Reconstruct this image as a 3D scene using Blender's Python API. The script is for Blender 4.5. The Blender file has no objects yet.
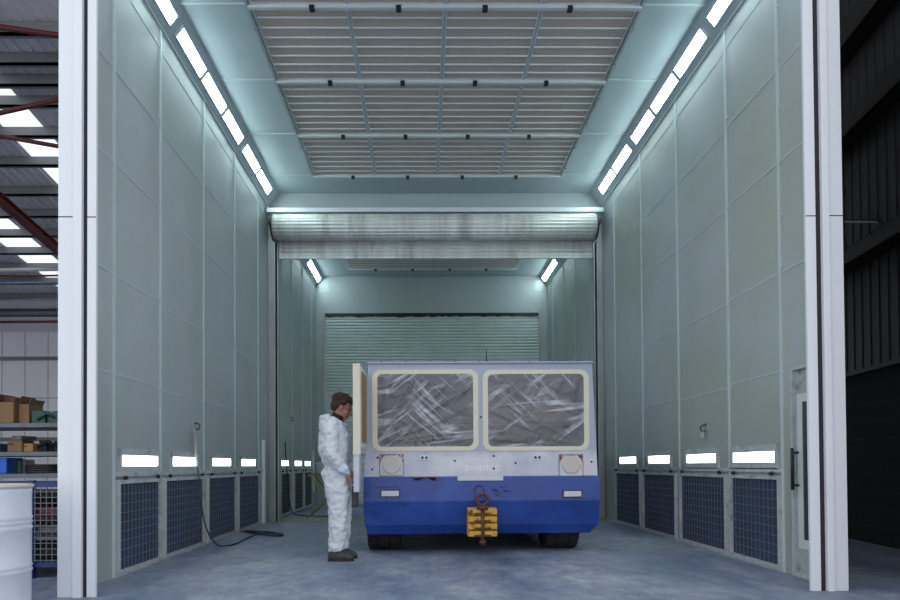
import bpy, bmesh, math, random
from mathutils import Vector, Matrix, noise
random.seed(7)
R = random.Random(11)
col = bpy.context.scene.collection
PI = math.pi
# ------------------------------------------------------------------ camera
F, CX, CY, YAW, PITCH, ROLL = 672.069, 431.430, 454.617, .012474, .015978, -.0061886
EYE = .97
def ray(u, v):
    u -= CX; v -= CY
    c, s = math.cos(ROLL), math.sin(ROLL); u, v = c*u+s*v, -s*u+c*v
    x, y, z = u/F, 1., -v/F
    c, s = math.cos(PITCH), math.sin(PITCH); y, z = c*y-s*z, s*y+c*z
    c, s = math.cos(YAW), math.sin(YAW); x, y = c*x+s*y, -s*x+c*y
    return Vector((x, y, z))
def at(u, v, X=None, Y=None, Z=None):          # world point on a plane from surveyed photo coordinates
    d = ray(u, v)
    t = X/d.x if X is not None else Y/d.y if Y is not None else (Z-EYE)/d.z
    return Vector((d.x*t, d.y*t, d.z*t+EYE))
o0 = ray(CX, CY).normalized()
rt = (ray(CX+F, CY)-ray(CX, CY)).normalized()
up = rt.cross(o0).normalized()
cam = bpy.data.cameras.new('camera'); co = bpy.data.objects.new('camera', cam); col.objects.link(co)
m = Matrix((rt, up, -o0)).transposed().to_4x4(); m.translation = (0, 0, EYE); co.matrix_world = m
cam.sensor_width = 36; cam.lens = F*36/900; cam.shift_x = (450-CX)/900; cam.shift_y = (CY-300)/900
cam.clip_start = .05; cam.clip_end = 300
bpy.context.scene.camera = co

# ------------------------------------------------------------------ materials
def nd(nt, t, **k):
    n = nt.nodes.new(t)
    for a, b in k.items():
        if a in n.inputs: n.inputs[a].default_value = b
        else: setattr(n, a, b)
    return n
def mat(name, base, rough=.5, metal=0., spec=.5, var=0., vs=3., c2=None, c2s=1.2, c2lo=.5, c2hi=.7, bump=0., bs=30., emit=None, es=1., stretch=(1, 1, 1), alpha=1., rvar=0.):
    M = bpy.data.materials.new(name); M.use_nodes = True; nt = M.node_tree; L = nt.links.new
    b = nt.nodes['Principled BSDF']
    b.inputs['Roughness'].default_value = rough; b.inputs['Metallic'].default_value = metal
    b.inputs['Specular IOR Level'].default_value = spec; b.inputs['Alpha'].default_value = alpha
    b.inputs['Base Color'].default_value = (*base, 1)
    geo = nd(nt, 'ShaderNodeNewGeometry'); mp = nd(nt, 'ShaderNodeMapping'); mp.inputs['Scale'].default_value = stretch
    tc = nd(nt, 'ShaderNodeTexCoord'); L(tc.outputs['Object'], mp.inputs['Vector'])
    out = None
    if var:
        n = nd(nt, 'ShaderNodeTexNoise', Scale=vs, Detail=6., Roughness=.65); L(mp.outputs[0], n.inputs['Vector'])
        r = nd(nt, 'ShaderNodeMapRange'); r.inputs[1].default_value = .25; r.inputs[2].default_value = .75
        r.inputs[3].default_value = 1-var; r.inputs[4].default_value = 1+var; L(n.outputs[0], r.inputs[0])
        x = nd(nt, 'ShaderNodeVectorMath', operation='SCALE'); x.inputs[0].default_value = base; L(r.outputs[0], x.inputs['Scale'])
        out = x.outputs[0]
        if rvar:
            q = nd(nt, 'ShaderNodeMapRange'); q.inputs[1].default_value = .3; q.inputs[2].default_value = .7
            q.inputs[3].default_value = rough-rvar; q.inputs[4].default_value = rough+rvar; L(n.outputs[0], q.inputs[0]); L(q.outputs[0], b.inputs['Roughness'])
    if c2:
        n = nd(nt, 'ShaderNodeTexNoise', Scale=c2s, Detail=5., Roughness=.6); L(mp.outputs[0], n.inputs['Vector'])
        r = nd(nt, 'ShaderNodeMapRange'); r.inputs[1].default_value = c2lo; r.inputs[2].default_value = c2hi; L(n.outputs[0], r.inputs[0])
        mx = nd(nt, 'ShaderNodeMix', data_type='RGBA'); L(r.outputs[0], mx.inputs[0])
        if out: L(out, mx.inputs[6])
        else: mx.inputs[6].default_value = (*base, 1)
        mx.inputs[7].default_value = (*c2, 1); out = mx.outputs[2]
    if out: L(out, b.inputs['Base Color'])
    if bump:
        n = nd(nt, 'ShaderNodeTexNoise', Scale=bs, Detail=3.); L(mp.outputs[0], n.inputs['Vector'])
        bp = nd(nt, 'ShaderNodeBump', Strength=bump, Distance=.01); L(n.outputs[0], bp.inputs['Height']); L(bp.outputs[0], b.inputs['Normal'])
    if emit:
        b.inputs['Emission Color'].default_value = (*emit, 1); b.inputs['Emission Strength'].default_value = es
    return M
LAMP = 20.; SLOT = 6.; SKY = 1.35
M = dict(
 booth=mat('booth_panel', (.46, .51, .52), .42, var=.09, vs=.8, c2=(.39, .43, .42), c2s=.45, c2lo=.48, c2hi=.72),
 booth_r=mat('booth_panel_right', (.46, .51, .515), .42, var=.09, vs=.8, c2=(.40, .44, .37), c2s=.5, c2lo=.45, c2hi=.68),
 seam=mat('seam_strip', (.58, .66, .67), .35, var=.05),
 joint=mat('panel_joint', (.50, .57, .59), .45),
 ceil=mat('ceiling_panel', (.45, .53, .56), .4, var=.05),
 floor=None,
 jamb=mat('jamb_white', (.80, .82, .86), .3, var=.02, vs=2),
 jambd=mat('gap_shade', (.035, .03, .04), .7, spec=.2),
 media=mat('filter_media', (.60, .52, .44), .95, var=.08, vs=60, bump=.4, bs=200),
 white=mat('white_metal', (.66, .69, .70), .35, var=.04),
 black=mat('black_plastic', (.012, .012, .014), .4),
 lamp=mat('lamp_diffuser', (.9, .95, .95), .4, emit=(.76, .98, 1.), es=LAMP),
 slot=mat('slot_diffuser', (.9, .95, .95), .4, emit=(.88, 1., .97), es=SLOT),
 frame=mat('grille_frame', (.50, .53, .54), .45, var=.2, vs=6, c2=(.25, .27, .29), c2s=7, c2lo=.55, c2hi=.72),
 grille=mat('grille_media', (.045, .060, .095), .85, c2=(.05, .075, .16), c2s=3.5, c2lo=.4, c2hi=.65, bump=.5, bs=60),
 wire=mat('grille_wire', (.20, .23, .27), .45, metal=.3),
 steel=mat('galvanised_steel', (.42, .45, .46), .38, metal=.55, var=.15, vs=4),
 slat=mat('shutter_slat', (.78, .79, .77), .40, metal=.2, var=.2, vs=1.4, stretch=(2.2, 1, .35), c2=(.34, .32, .30), c2s=1.5, c2lo=.50, c2hi=.80),
 slatb=mat('shutter_slat_far', (.58, .66, .65), .45, metal=.1, var=.1, vs=2),
 paint=mat('faded_white_paint', (.68, .68, .72), .38, var=.12, vs=2.2, c2=(.42, .45, .60), c2s=1.3, c2lo=.46, c2hi=.70),
 blue=mat('blue_paint', (.012, .050, .28), .30, var=.22, vs=2.5, c2=(.035, .10, .40), c2s=2.2, c2lo=.52, c2hi=.75, rvar=.08),
 tape=mat('masking_tape', (.74, .70, .56), .6, var=.05, vs=12),
 kraft=mat('kraft_paper', (.36, .20, .085), .8, var=.08, vs=8),
 rubber=mat('rubber', (.020, .020, .021), .8, var=.3, vs=15),
 rust=mat('rust', (.12, .045, .022), .8, var=.5, vs=25),
 yellow=mat('worn_yellow', (.62, .33, .035), .55, var=.25, vs=14, c2=(.10, .045, .02), c2s=16, c2lo=.56, c2hi=.66),
 lens=mat('frosted_lens', (.60, .57, .52), .35, var=.08, vs=30),
 red=mat('red_trim', (.23, .03, .05), .5, c2=(.6, .6, .66), c2s=30, c2lo=.52, c2hi=.6),
 lensw=mat('clear_lens', (.62, .64, .66), .2),
 dark=mat('dark_steel', (.03, .03, .033), .6),
 seatm=mat('brown_vinyl', (.26, .16, .13), .6),
 inter=mat('cab_interior', (.13, .13, .14), .8),
 mark=mat('faint_lettering', (.84, .84, .88), .4),
 scuff=mat('scuff_mark', (.02, .03, .12), .6),
 suit=mat('coverall_fabric', (.68, .71, .76), .75, bump=.8, bs=11, var=.04, vs=9, stretch=(1, 1, 2.2)),
 skin=mat('skin', (.36, .17, .12), .55, var=.06, vs=20),
 hair=mat('brown_hair', (.050, .022, .013), .7, var=.5, vs=60, bump=.8, bs=120),
 cloth=mat('dark_cloth', (.012, .013, .018), .9),
 shoe=mat('grey_shoe', (.055, .06, .065), .7, var=.5, vs=20),
 eye=mat('eye', (.06, .05, .05), .2),
 hose=mat('dark_hose', (.02, .022, .025), .5),
 hosew=mat('grey_hose', (.35, .37, .38), .5),
 clad=mat('pale_cladding', (.86, .85, .86), .5, var=.05),
 roof=mat('roof_sheet', (.74, .72, .74), .5, metal=.2, var=.1),
 purlin=mat('purlin_steel', (.20, .21, .22), .5, metal=.3),
 redst=mat('red_oxide_steel', (.10, .012, .014), .5, var=.15),
 pipe=mat('pale_pipe', (.55, .56, .55), .4),
 bpipe=mat('blue_pipe', (.16, .30, .42), .4),
 clad_d=mat('dark_cladding', (.026, .0235, .025), .6, var=.15),
 block=None,
 beam_d=mat('dark_beam', (.010, .008, .007), .6),
 bluest=mat('blue_rack_steel', (.02, .05, .20), .45),
 shelf=mat('shelf_board', (.16, .18, .20), .5, var=.3, vs=6),
 card=mat('cardboard', (.26, .15, .08), .85, var=.1, vs=5),
 drum=mat('drum_paint', (.66, .70, .80), .35, var=.05, c2=(.5, .52, .58), c2s=5, c2lo=.6, c2hi=.7),
 drumtop=mat('drum_rim', (.62, .58, .50), .5),
 bluep=mat('blue_plastic', (.01, .12, .62), .35),
 green=mat('green_plastic', (.015, .07, .055), .4),
 pink=mat('pink_plastic', (.20, .05, .07), .5),
 ylw=mat('trestle_paint', (.30, .28, .12), .5, var=.3, vs=20),
 pale=mat('pale_sheet', (.42, .55, .60), .5),
 doorp=mat('door_panel', (.42, .47, .46), .45, var=.2, vs=5, c2=(.20, .19, .18), c2s=5, c2lo=.56, c2hi=.66),
 dglass=mat('door_glass', (.05, .07, .075), .12),
 sill=mat('threshold_strip', (.30, .27, .15), .7, var=.3, vs=8),
)
# floor: concrete with blue overspray
def floor_mat():
    m = bpy.data.materials.new('concrete_floor'); m.use_nodes = True; nt = m.node_tree; L = nt.links.new; b = nt.nodes['Principled BSDF']
    tc = nd(nt, 'ShaderNodeTexCoord')
    mp = nd(nt, 'ShaderNodeMapping'); mp.inputs['Scale'].default_value = (1, .55, 1); L(tc.outputs['Object'], mp.inputs[0])
    n1 = nd(nt, 'ShaderNodeTexNoise', Scale=1.0, Detail=9., Roughness=.68); L(mp.outputs[0], n1.inputs['Vector'])
    n2 = nd(nt, 'ShaderNodeTexNoise', Scale=9., Detail=8., Roughness=.7); L(mp.outputs[0], n2.inputs['Vector'])
    r1 = nd(nt, 'ShaderNodeValToRGB'); r1.color_ramp.elements[0].position = .34; r1.color_ramp.elements[0].color = (.085, .125, .23, 1)
    r1.color_ramp.elements[1].position = .68; r1.color_ramp.elements[1].color = (.37, .41, .48, 1); L(n1.outputs[0], r1.inputs[0])
    r2 = nd(nt, 'ShaderNodeMapRange'); r2.inputs[1].default_value = .3; r2.inputs[2].default_value = .7; r2.inputs[3].default_value = .72; r2.inputs[4].default_value = 1.2; L(n2.outputs[0], r2.inputs[0])
    x = nd(nt, 'ShaderNodeVectorMath', operation='SCALE'); L(r1.outputs[0], x.inputs[0]); L(r2.outputs[0], x.inputs['Scale']); L(x.outputs[0], b.inputs['Base Color'])
    rr = nd(nt, 'ShaderNodeMapRange'); rr.inputs[1].default_value = .35; rr.inputs[2].default_value = .65; rr.inputs[3].default_value = .42; rr.inputs[4].default_value = .75; L(n1.outputs[0], rr.inputs[0]); L(rr.outputs[0], b.inputs['Roughness'])
    bp = nd(nt, 'ShaderNodeBump', Strength=.15, Distance=.01); L(n2.outputs[0], bp.inputs['Height']); L(bp.outputs[0], b.inputs['Normal'])
    return m
M['floor'] = floor_mat()
def block_mat():
    m = bpy.data.materials.new('dark_blockwork'); m.use_nodes = True; nt = m.node_tree; L = nt.links.new; b = nt.nodes['Principled BSDF']
    tc = nd(nt, 'ShaderNodeTexCoord'); sp = nd(nt, 'ShaderNodeSeparateXYZ'); L(tc.outputs['Object'], sp.inputs[0])
    cb = nd(nt, 'ShaderNodeCombineXYZ'); L(sp.outputs[1], cb.inputs[0]); L(sp.outputs[2], cb.inputs[1])
    br = nd(nt, 'ShaderNodeTexBrick', Scale=1.); br.inputs['Color1'].default_value = (.008, .0085, .0095, 1); br.inputs['Color2'].default_value = (.012, .0125, .014, 1)
    br.inputs['Mortar'].default_value = (.018, .0185, .02, 1); br.inputs['Mortar Size'].default_value = .012; br.inputs['Brick Width'].default_value = .42; br.inputs['Row Height'].default_value = .21
    L(cb.outputs[0], br.inputs['Vector']); L(br.outputs[0], b.inputs['Base Color']); b.inputs['Roughness'].default_value = .9
    return m
M['block'] = block_mat()
def plastic_mat():                                # creased translucent polythene: milky, shiny, whiter along its folds
    m = bpy.data.materials.new('polythene_sheet'); m.use_nodes = True; nt = m.node_tree; L = nt.links.new; b = nt.nodes['Principled BSDF']
    b.inputs['Roughness'].default_value = .25; b.inputs['Specular IOR Level'].default_value = .7
    tc = nd(nt, 'ShaderNodeTexCoord'); outs = []
    for a, sc in ((.62, .9), (-.75, 1.1), (.1, .8)):
        mp = nd(nt, 'ShaderNodeMapping'); mp.vector_type = 'POINT'; mp.inputs['Rotation'].default_value = (0, a, 0); L(tc.outputs['Object'], mp.inputs[0])
        m2 = nd(nt, 'ShaderNodeMapping'); m2.inputs['Scale'].default_value = (.5, 1, 6.5); L(mp.outputs[0], m2.inputs[0])
        n = nd(nt, 'ShaderNodeTexNoise', Scale=sc, Detail=3., Roughness=.5, Distortion=.25); L(m2.outputs[0], n.inputs['Vector'])
        s1 = nd(nt, 'ShaderNodeMath', operation='SUBTRACT'); L(n.outputs[0], s1.inputs[0]); s1.inputs[1].default_value = .5
        s2 = nd(nt, 'ShaderNodeMath', operation='ABSOLUTE'); L(s1.outputs[0], s2.inputs[0])
        s3 = nd(nt, 'ShaderNodeMapRange'); s3.inputs[1].default_value = 0; s3.inputs[2].default_value = .038; s3.inputs[3].default_value = 1; s3.inputs[4].default_value = 0; L(s2.outputs[0], s3.inputs[0])
        msk = nd(nt, 'ShaderNodeTexNoise', Scale=1.6+a*.5, Detail=1.); L(tc.outputs['Object'], msk.inputs['Vector'])
        mr = nd(nt, 'ShaderNodeMapRange'); mr.inputs[1].default_value = .45; mr.inputs[2].default_value = .62; L(msk.outputs[0], mr.inputs[0])
        mm = nd(nt, 'ShaderNodeMath', operation='MULTIPLY'); L(s3.outputs[0], mm.inputs[0]); L(mr.outputs[0], mm.inputs[1]); outs.append(mm)
    a1 = nd(nt, 'ShaderNodeMath', operation='MAXIMUM'); L(outs[0].outputs[0], a1.inputs[0]); L(outs[1].outputs[0], a1.inputs[1])
    a2 = nd(nt, 'ShaderNodeMath', operation='MAXIMUM'); L(a1.outputs[0], a2.inputs[0]); L(outs[2].outputs[0], a2.inputs[1])
    mx = nd(nt, 'ShaderNodeMix', data_type='RGBA'); mx.inputs[6].default_value = (.33, .335, .36, 1); mx.inputs[7].default_value = (.68, .70, .76, 1); L(a2.outputs[0], mx.inputs[0]); L(mx.outputs[2], b.inputs['Base Color'])
    al = nd(nt, 'ShaderNodeMapRange'); al.inputs[3].default_value = .47; al.inputs[4].default_value = .80; L(a2.outputs[0], al.inputs[0]); L(al.outputs[0], b.inputs['Alpha'])
    bp = nd(nt, 'ShaderNodeBump', Strength=.6, Distance=.012); L(a2.outputs[0], bp.inputs['Height']); L(bp.outputs[0], b.inputs['Normal'])
    return m
M['poly'] = plastic_mat()
def translucent_mat():
    m = bpy.data.materials.new('skylight_sheet'); m.use_nodes = True; nt = m.node_tree; nt.nodes.clear()
    t = nt.nodes.new('ShaderNodeBsdfTranslucent'); t.inputs[0].default_value = (.95, .97, 1, 1)
    g = nt.nodes.new('ShaderNodeBsdfTransparent'); a = nt.nodes.new('ShaderNodeMixShader'); a.inputs[0].default_value = .5
    o = nt.nodes.new('ShaderNodeOutputMaterial'); nt.links.new(t.outputs[0], a.inputs[1]); nt.links.new(g.outputs[0], a.inputs[2]); nt.links.new(a.outputs[0], o.inputs[0])
    return m
M['sky'] = translucent_mat()
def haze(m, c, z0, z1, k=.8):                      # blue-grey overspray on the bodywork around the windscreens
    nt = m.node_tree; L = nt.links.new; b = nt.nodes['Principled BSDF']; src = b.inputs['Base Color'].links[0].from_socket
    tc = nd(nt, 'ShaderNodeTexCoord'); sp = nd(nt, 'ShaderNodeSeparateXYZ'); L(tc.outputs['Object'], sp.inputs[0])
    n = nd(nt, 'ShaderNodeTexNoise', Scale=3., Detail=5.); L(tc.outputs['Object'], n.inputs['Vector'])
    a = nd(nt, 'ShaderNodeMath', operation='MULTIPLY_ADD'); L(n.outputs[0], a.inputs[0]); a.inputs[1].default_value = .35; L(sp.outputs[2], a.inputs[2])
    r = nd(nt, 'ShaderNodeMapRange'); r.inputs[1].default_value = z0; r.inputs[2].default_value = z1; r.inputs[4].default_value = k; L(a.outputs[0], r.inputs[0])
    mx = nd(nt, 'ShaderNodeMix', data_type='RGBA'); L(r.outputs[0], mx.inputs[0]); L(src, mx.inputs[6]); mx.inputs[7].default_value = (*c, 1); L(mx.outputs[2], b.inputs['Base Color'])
haze(M['paint'], (.34, .38, .50), 1.22, 1.36)
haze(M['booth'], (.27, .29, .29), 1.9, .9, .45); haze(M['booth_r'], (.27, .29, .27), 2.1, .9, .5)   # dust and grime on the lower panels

# ------------------------------------------------------------------ mesh helpers
class MB:
    def __init__(s): s.bm = bmesh.new(); s.mi = 0
    def _new(s, fs):
        for f in fs: f.material_index = s.mi
        return fs
    def box(s, a, b, bev=0., rot=None, pivot=None):
        x0, y0, z0 = a; x1, y1, z1 = b
        x0, x1 = min(x0, x1), max(x0, x1); y0, y1 = min(y0, y1), max(y0, y1); z0, z1 = min(z0, z1), max(z0, z1)
        v = [s.bm.verts.new(p) for p in ((x0,y0,z0),(x1,y0,z0),(x1,y1,z0),(x0,y1,z0),(x0,y0,z1),(x1,y0,z1),(x1,y1,z1),(x0,y1,z1))]
        fs = s._new([s.bm.faces.new([v[i] for i in q]) for q in ((0,3,2,1),(4,5,6,7),(0,1,5,4),(1,2,6,5),(2,3,7,6),(3,0,4,7))])
        if rot is not None:
            pv = Vector(pivot) if pivot is not None else (Vector(a)+Vector(b))/2
            for q in v: q.co = pv+rot @ (q.co-pv)
        if bev:
            e = list({e for f in fs for e in f.edges}); r = bmesh.ops.bevel(s.bm, geom=e, offset=bev, segments=2, affect='EDGES', profile=.6)
            s._new(r['faces'])
        return s
    def prism(s, poly, ax, t0, t1, bev=0.):          # polygon in the plane normal to axis ax
        def P(p, t): q = list(p); q.insert(ax, t); return q
        a = [s.bm.verts.new(P(p, t0)) for p in poly]; b = [s.bm.verts.new(P(p, t1)) for p in poly]; n = len(poly)
        fs = [s.bm.faces.new(a[::-1]), s.bm.faces.new(b)]+[s.bm.faces.new([a[i], a[(i+1) % n], b[(i+1) % n], b[i]]) for i in range(n)]
        s._new(fs); bmesh.ops.recalc_face_normals(s.bm, faces=fs)
        return s
    def quadprism(s, bot, top):                       # two rings of points joined
        a = [s.bm.verts.new(p) for p in bot]; b = [s.bm.verts.new(p) for p in top]; n = len(a)
        fs = [s.bm.faces.new(a[::-1]), s.bm.faces.new(b)]+[s.bm.faces.new([a[i], a[(i+1) % n], b[(i+1) % n], b[i]]) for i in range(n)]
        s._new(fs); bmesh.ops.recalc_face_normals(s.bm, faces=fs); return s
    def loft(s, rings, cap=True):
        vs = [[s.bm.verts.new(p) for p in r] for r in rings]; n = len(vs[0]); fs = []
        for a, b in zip(vs, vs[1:]):
            for i in range(n): fs.append(s.bm.faces.new([a[i], a[(i+1) % n], b[(i+1) % n], b[i]]))
        if cap: fs.append(s.bm.faces.new(vs[0][::-1])); fs.append(s.bm.faces.new(vs[-1]))
        s._new(fs); bmesh.ops.recalc_face_normals(s.bm, faces=fs)
        for f in fs: f.smooth = len(f.verts) == 4
        return s
    def tube(s, pts, rad, n=12, side=None, dome=False):   # rad: number, list, or list of (a, b) ellipse radii
        pts = [Vector(p) for p in pts]
        if not isinstance(rad, (list, tuple)): rad = [rad]*len(pts)
        rad = [r if isinstance(r, (list, tuple)) else (r, r) for r in rad]
        if dome:
            t0 = (pts[0]-pts[1]).normalized(); t1 = (pts[-1]-pts[-2]).normalized(); A = []; B = []
            for k in (.35, .7, .93): c = math.sqrt(1-k*k); rr = min(rad[0])*k
            hd = [(pts[0]+t0*min(rad[0])*k, (rad[0][0]*math.sqrt(1-k*k), rad[0][1]*math.sqrt(1-k*k))) for k in (.97, .8, .45)]
            tl = [(pts[-1]+t1*min(rad[-1])*k, (rad[-1][0]*math.sqrt(1-k*k), rad[-1][1]*math.sqrt(1-k*k))) for k in (.45, .8, .97)]
            pts = [h[0] for h in hd]+pts+[h[0] for h in tl]; rad = [h[1] for h in hd]+list(rad)+[h[1] for h in tl]
        rings = []; prev = None
        for i, p in enumerate(pts):
            t = (pts[min(i+1, len(pts)-1)]-pts[max(i-1, 0)]).normalized()
            if side is not None: sd = Vector(side)
            else: sd = prev if prev is not None else (Vector((0, 0, 1)) if abs(t.z) < .9 else Vector((0, 1, 0)))
            sd = (sd-t*sd.dot(t)).normalized(); prev = sd; o = t.cross(sd)
            rings.append([p+o*rad[i][0]*math.cos(a)+sd*rad[i][1]*math.sin(a) for a in (2*PI*k/n for k in range(n))])
        return s.loft(rings)
    def ball(s, c, r, n=2):
        r = r if isinstance(r, (tuple, list)) else (r, r, r)
        q = bmesh.ops.create_icosphere(s.bm, subdivisions=n+1, radius=1, matrix=Matrix.Translation(c) @ Matrix.Diagonal((*r, 1)))
        fs = {f for v in q['verts'] for f in v.link_faces}; s._new(fs)
        for f in fs: f.smooth = True
        return s
    def eball(s, c, r, rot, n=3):
        q = bmesh.ops.create_icosphere(s.bm, subdivisions=n, radius=1, matrix=Matrix.Translation(c) @ rot.to_4x4() @ Matrix.Diagonal((*r, 1)))
        for v in q['verts']:
            for f in v.link_faces: f.smooth = True
        return s
    def plate(s, outer, holes, ax, t0, t1):           # flat plate with holes
        def P(p, t): q = list(p); q.insert(ax, t); return q
        bm = s.bm; edges = []
        for lp in [outer]+holes:
            vs = [bm.verts.new(P(p, t0)) for p in lp]
            edges += [bm.edges.new((vs[i], vs[(i+1) % len(vs)])) for i in range(len(vs))]
        r = bmesh.ops.triangle_fill(bm, use_beauty=True, use_dissolve=False, edges=edges)
        fs = [g for g in r['geom'] if isinstance(g, bmesh.types.BMFace)]
        ex = bmesh.ops.extrude_face_region(bm, geom=fs); vv = [g for g in ex['geom'] if isinstance(g, bmesh.types.BMVert)]
        d = [0, 0, 0]; d[ax] = t1-t0; bmesh.ops.translate(bm, verts=vv, vec=d)
        allf = {f for v in vv for f in v.link_faces} | set(fs); allf = {f for f in allf if f.is_valid}
        for f in list(allf): f.material_index = s.mi
        bmesh.ops.recalc_face_normals(bm, faces=bm.faces[:]); return s
    def build(s, name, mats, parent=None, mods=None):
        me = bpy.data.meshes.new(name); s.bm.to_mesh(me); s.bm.free()
        for q in (mats if isinstance(mats, list) else [mats]): me.materials.append(q)
        o = bpy.data.objects.new(name, me); col.objects.link(o)
        if parent: o.parent = parent
        return o
def rrect(x0, z0, x1, z1, r, n=6):
    p = []
    for cx, cz, a in ((x1-r, z1-r, 0), (x0+r, z1-r, PI/2), (x0+r, z0+r, PI), (x1-r, z0+r, 1.5*PI)):
        for k in range(n+1): t = a+PI/2*k/n; p.append((cx+r*math.cos(t), cz+r*math.sin(t)))
    return p
def circle(cx, cz, r, n=28): return [(cx+r*math.cos(2*PI*k/n), cz+r*math.sin(2*PI*k/n)) for k in range(n)]
def tag(o, label, cat, group=None, kind=None):
    o['label'] = label; o['category'] = cat
    if group: o['group'] = group
    if kind: o['kind'] = kind
    return o
def thing(name, label, cat, loc=(0, 0, 0), group=None, rz=0):
    o = bpy.data.objects.new(name, None); col.objects.link(o); o.location = loc; o.rotation_euler.z = rz
    o.empty_display_size = .1
    return tag(o, label, cat, group)
def struct(mb, name, mats, label=None):
    o = mb.build(name, mats); o['kind'] = 'structure'
    if label: o['label'] = label
    return o
kids = {}
def copy_tree(o, parent=None):
    c = o.copy(); col.objects.link(c); c.parent = parent
    for ch in list(o.children): copy_tree(ch, c)
    return c

# ------------------------------------------------------------------ booth dimensions
XL, XR, H = -2.719, 3.210, 5.817
YF, YB, YE = 5.10, 11.88, 17.15
Y0, PP = 6.985, 1.378
GX, GP = -1.788, 1.025
CVX, CVZ = .20, .25                               # cove
# floor
struct(MB().box((-24, -6, -.2), (9, 33, 0)), 'floor', M['floor'])
struct(MB().box((XL, 11.62, 0), (XR, 11.95, .006)), 'trim_1', M['sill'])
# side walls with battens and joints
def side_wall(name, X, sgn, pm, door):
    mb = MB(); xo = X+.045*sgn
    if not door: mb.box((X, YF+.25, 0), (xo, YB+5.35, H+.1))
    else:
        mb.box((X, 5.80, 0), (xo, YB+5.35, H+.1)); mb.box((X, YF+.25, 1.80), (xo, 5.80, H+.1))
    mb.mi = 1
    i = X-.012*sgn
    def bat(y, w, z0, z1, d=.012): mb.box((X-d*sgn, y-w/2, z0), (X, y+w/2, z1))
    zt = H-CVZ
    for y in (5.93 if sgn < 0 else 5.95, Y0, Y0+PP, Y0+2*PP, Y0+3*PP, 12.66, 14.0, 15.2, 16.4): bat(y, .035, 0, zt)
    for y in (5.93+.02, Y0, Y0+PP, Y0+2*PP, Y0+3*PP):                     # screw heads along the battens
        for k in range(9):
            z = 1.3+k*.47
            mb.box((X-.016*sgn, y-.045, z), (X, y-.032, z+.013))
    mb.mi = 2
    for z in (1.785, 2.665, 3.66, 4.497, 5.335):
        for a, b in ((YF if not door or z > 1.8 else 5.95, 5.93), (5.93, Y0), (Y0, Y0+PP), (Y0+PP, Y0+2*PP), (Y0+2*PP, Y0+3*PP), (Y0+3*PP, YB), (12.02, 12.66), (12.66, 14.), (14., 15.2), (15.2, 16.4), (16.4, YE)):
            dz = .0 if (int(a*3) % 2) else -.03
            mb.box((X-.004*sgn, a+.02, z+dz), (X, b-.02, z+dz+.018))
    mb.mi = 3
    mb.box((X-.02*sgn, 5.95, .885), (X, YB-.1, .925)); mb.box((X-.03*sgn, 5.95, 0), (X, YB-.1, .02))
    struct(mb, name, [pm, M['seam'], M['joint'], M['frame']])
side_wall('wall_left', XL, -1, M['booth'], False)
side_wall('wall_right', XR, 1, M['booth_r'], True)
# ceiling of both chambers
mb = MB().box((XL-.04, YF+.1, H), (XR+.04, YE+.1, H+.1))
mb.mi = 1
for k in range(-1, 4):
    for a, b in ((XL+CVX, GX), (GX+4*GP, XR-CVX)): mb.box((a, Y0+k*PP-.012, H-.01), (b, Y0+k*PP+.012, H))
struct(mb, 'ceiling', [M['ceil'], M['seam']])
n = 2
for sgn, X in ((-1, XL), (1, XR)):
    for y0, y1 in ((YF, YB), (12.02, YE)):
        xa, xb = X, X-sgn*CVX
        struct(MB().prism([(xa, H-CVZ), (xa, H), (xb, H)], 1, y0, y1), 'trim_%d' % n, M['ceil']); n += 1
        struct(MB().box((min(xa, xa-sgn*.02), y0, H-CVZ-.02), (max(xa, xa-sgn*.02), y1, H-CVZ+.0)), 'trim_%d' % n, M['seam']); n += 1
# bulkhead with opening
OX0, OX1, OZ = -2.52, 3.03, 4.70
mb = MB().box((XL, YB, 0), (OX0, YB+.14, H)).box((OX1, YB, 0), (XR, YB+.14, H)).box((OX0, YB, OZ), (OX1, YB+.14, H))
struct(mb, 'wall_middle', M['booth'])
struct(MB().box((XL+.03, YB-.24, 5.40), (XR-.03, YB, 5.455)).box((XL+.03, YB-.25, 5.385), (XR-.03, YB-.24, 5.46)), 'trim_%d' % n, M['jamb']); n += 1
# far bulkhead
mb = MB().box((XL, YE, 0), (-2.49, YE+.1, H)).box((2.99, YE, 0), (XR, YE+.1, H)).box((-2.49, YE, 4.86), (2.99, YE+.1, H))
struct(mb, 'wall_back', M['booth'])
for sgn, xx in ((1, -2.49), (-1, 2.99)):
    struct(MB().box((xx-.04*sgn, YE-.04, 0), (xx+.0*sgn, YE, 4.9)), 'trim_%d' % n, M['steel']); n += 1

# ------------------------------------------------------------------ shutters
rs = thing('roller_shutter', 'raised steel roller shutter coiled above the opening between the chambers', 'roller shutter', (0, 0, 0))
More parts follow.
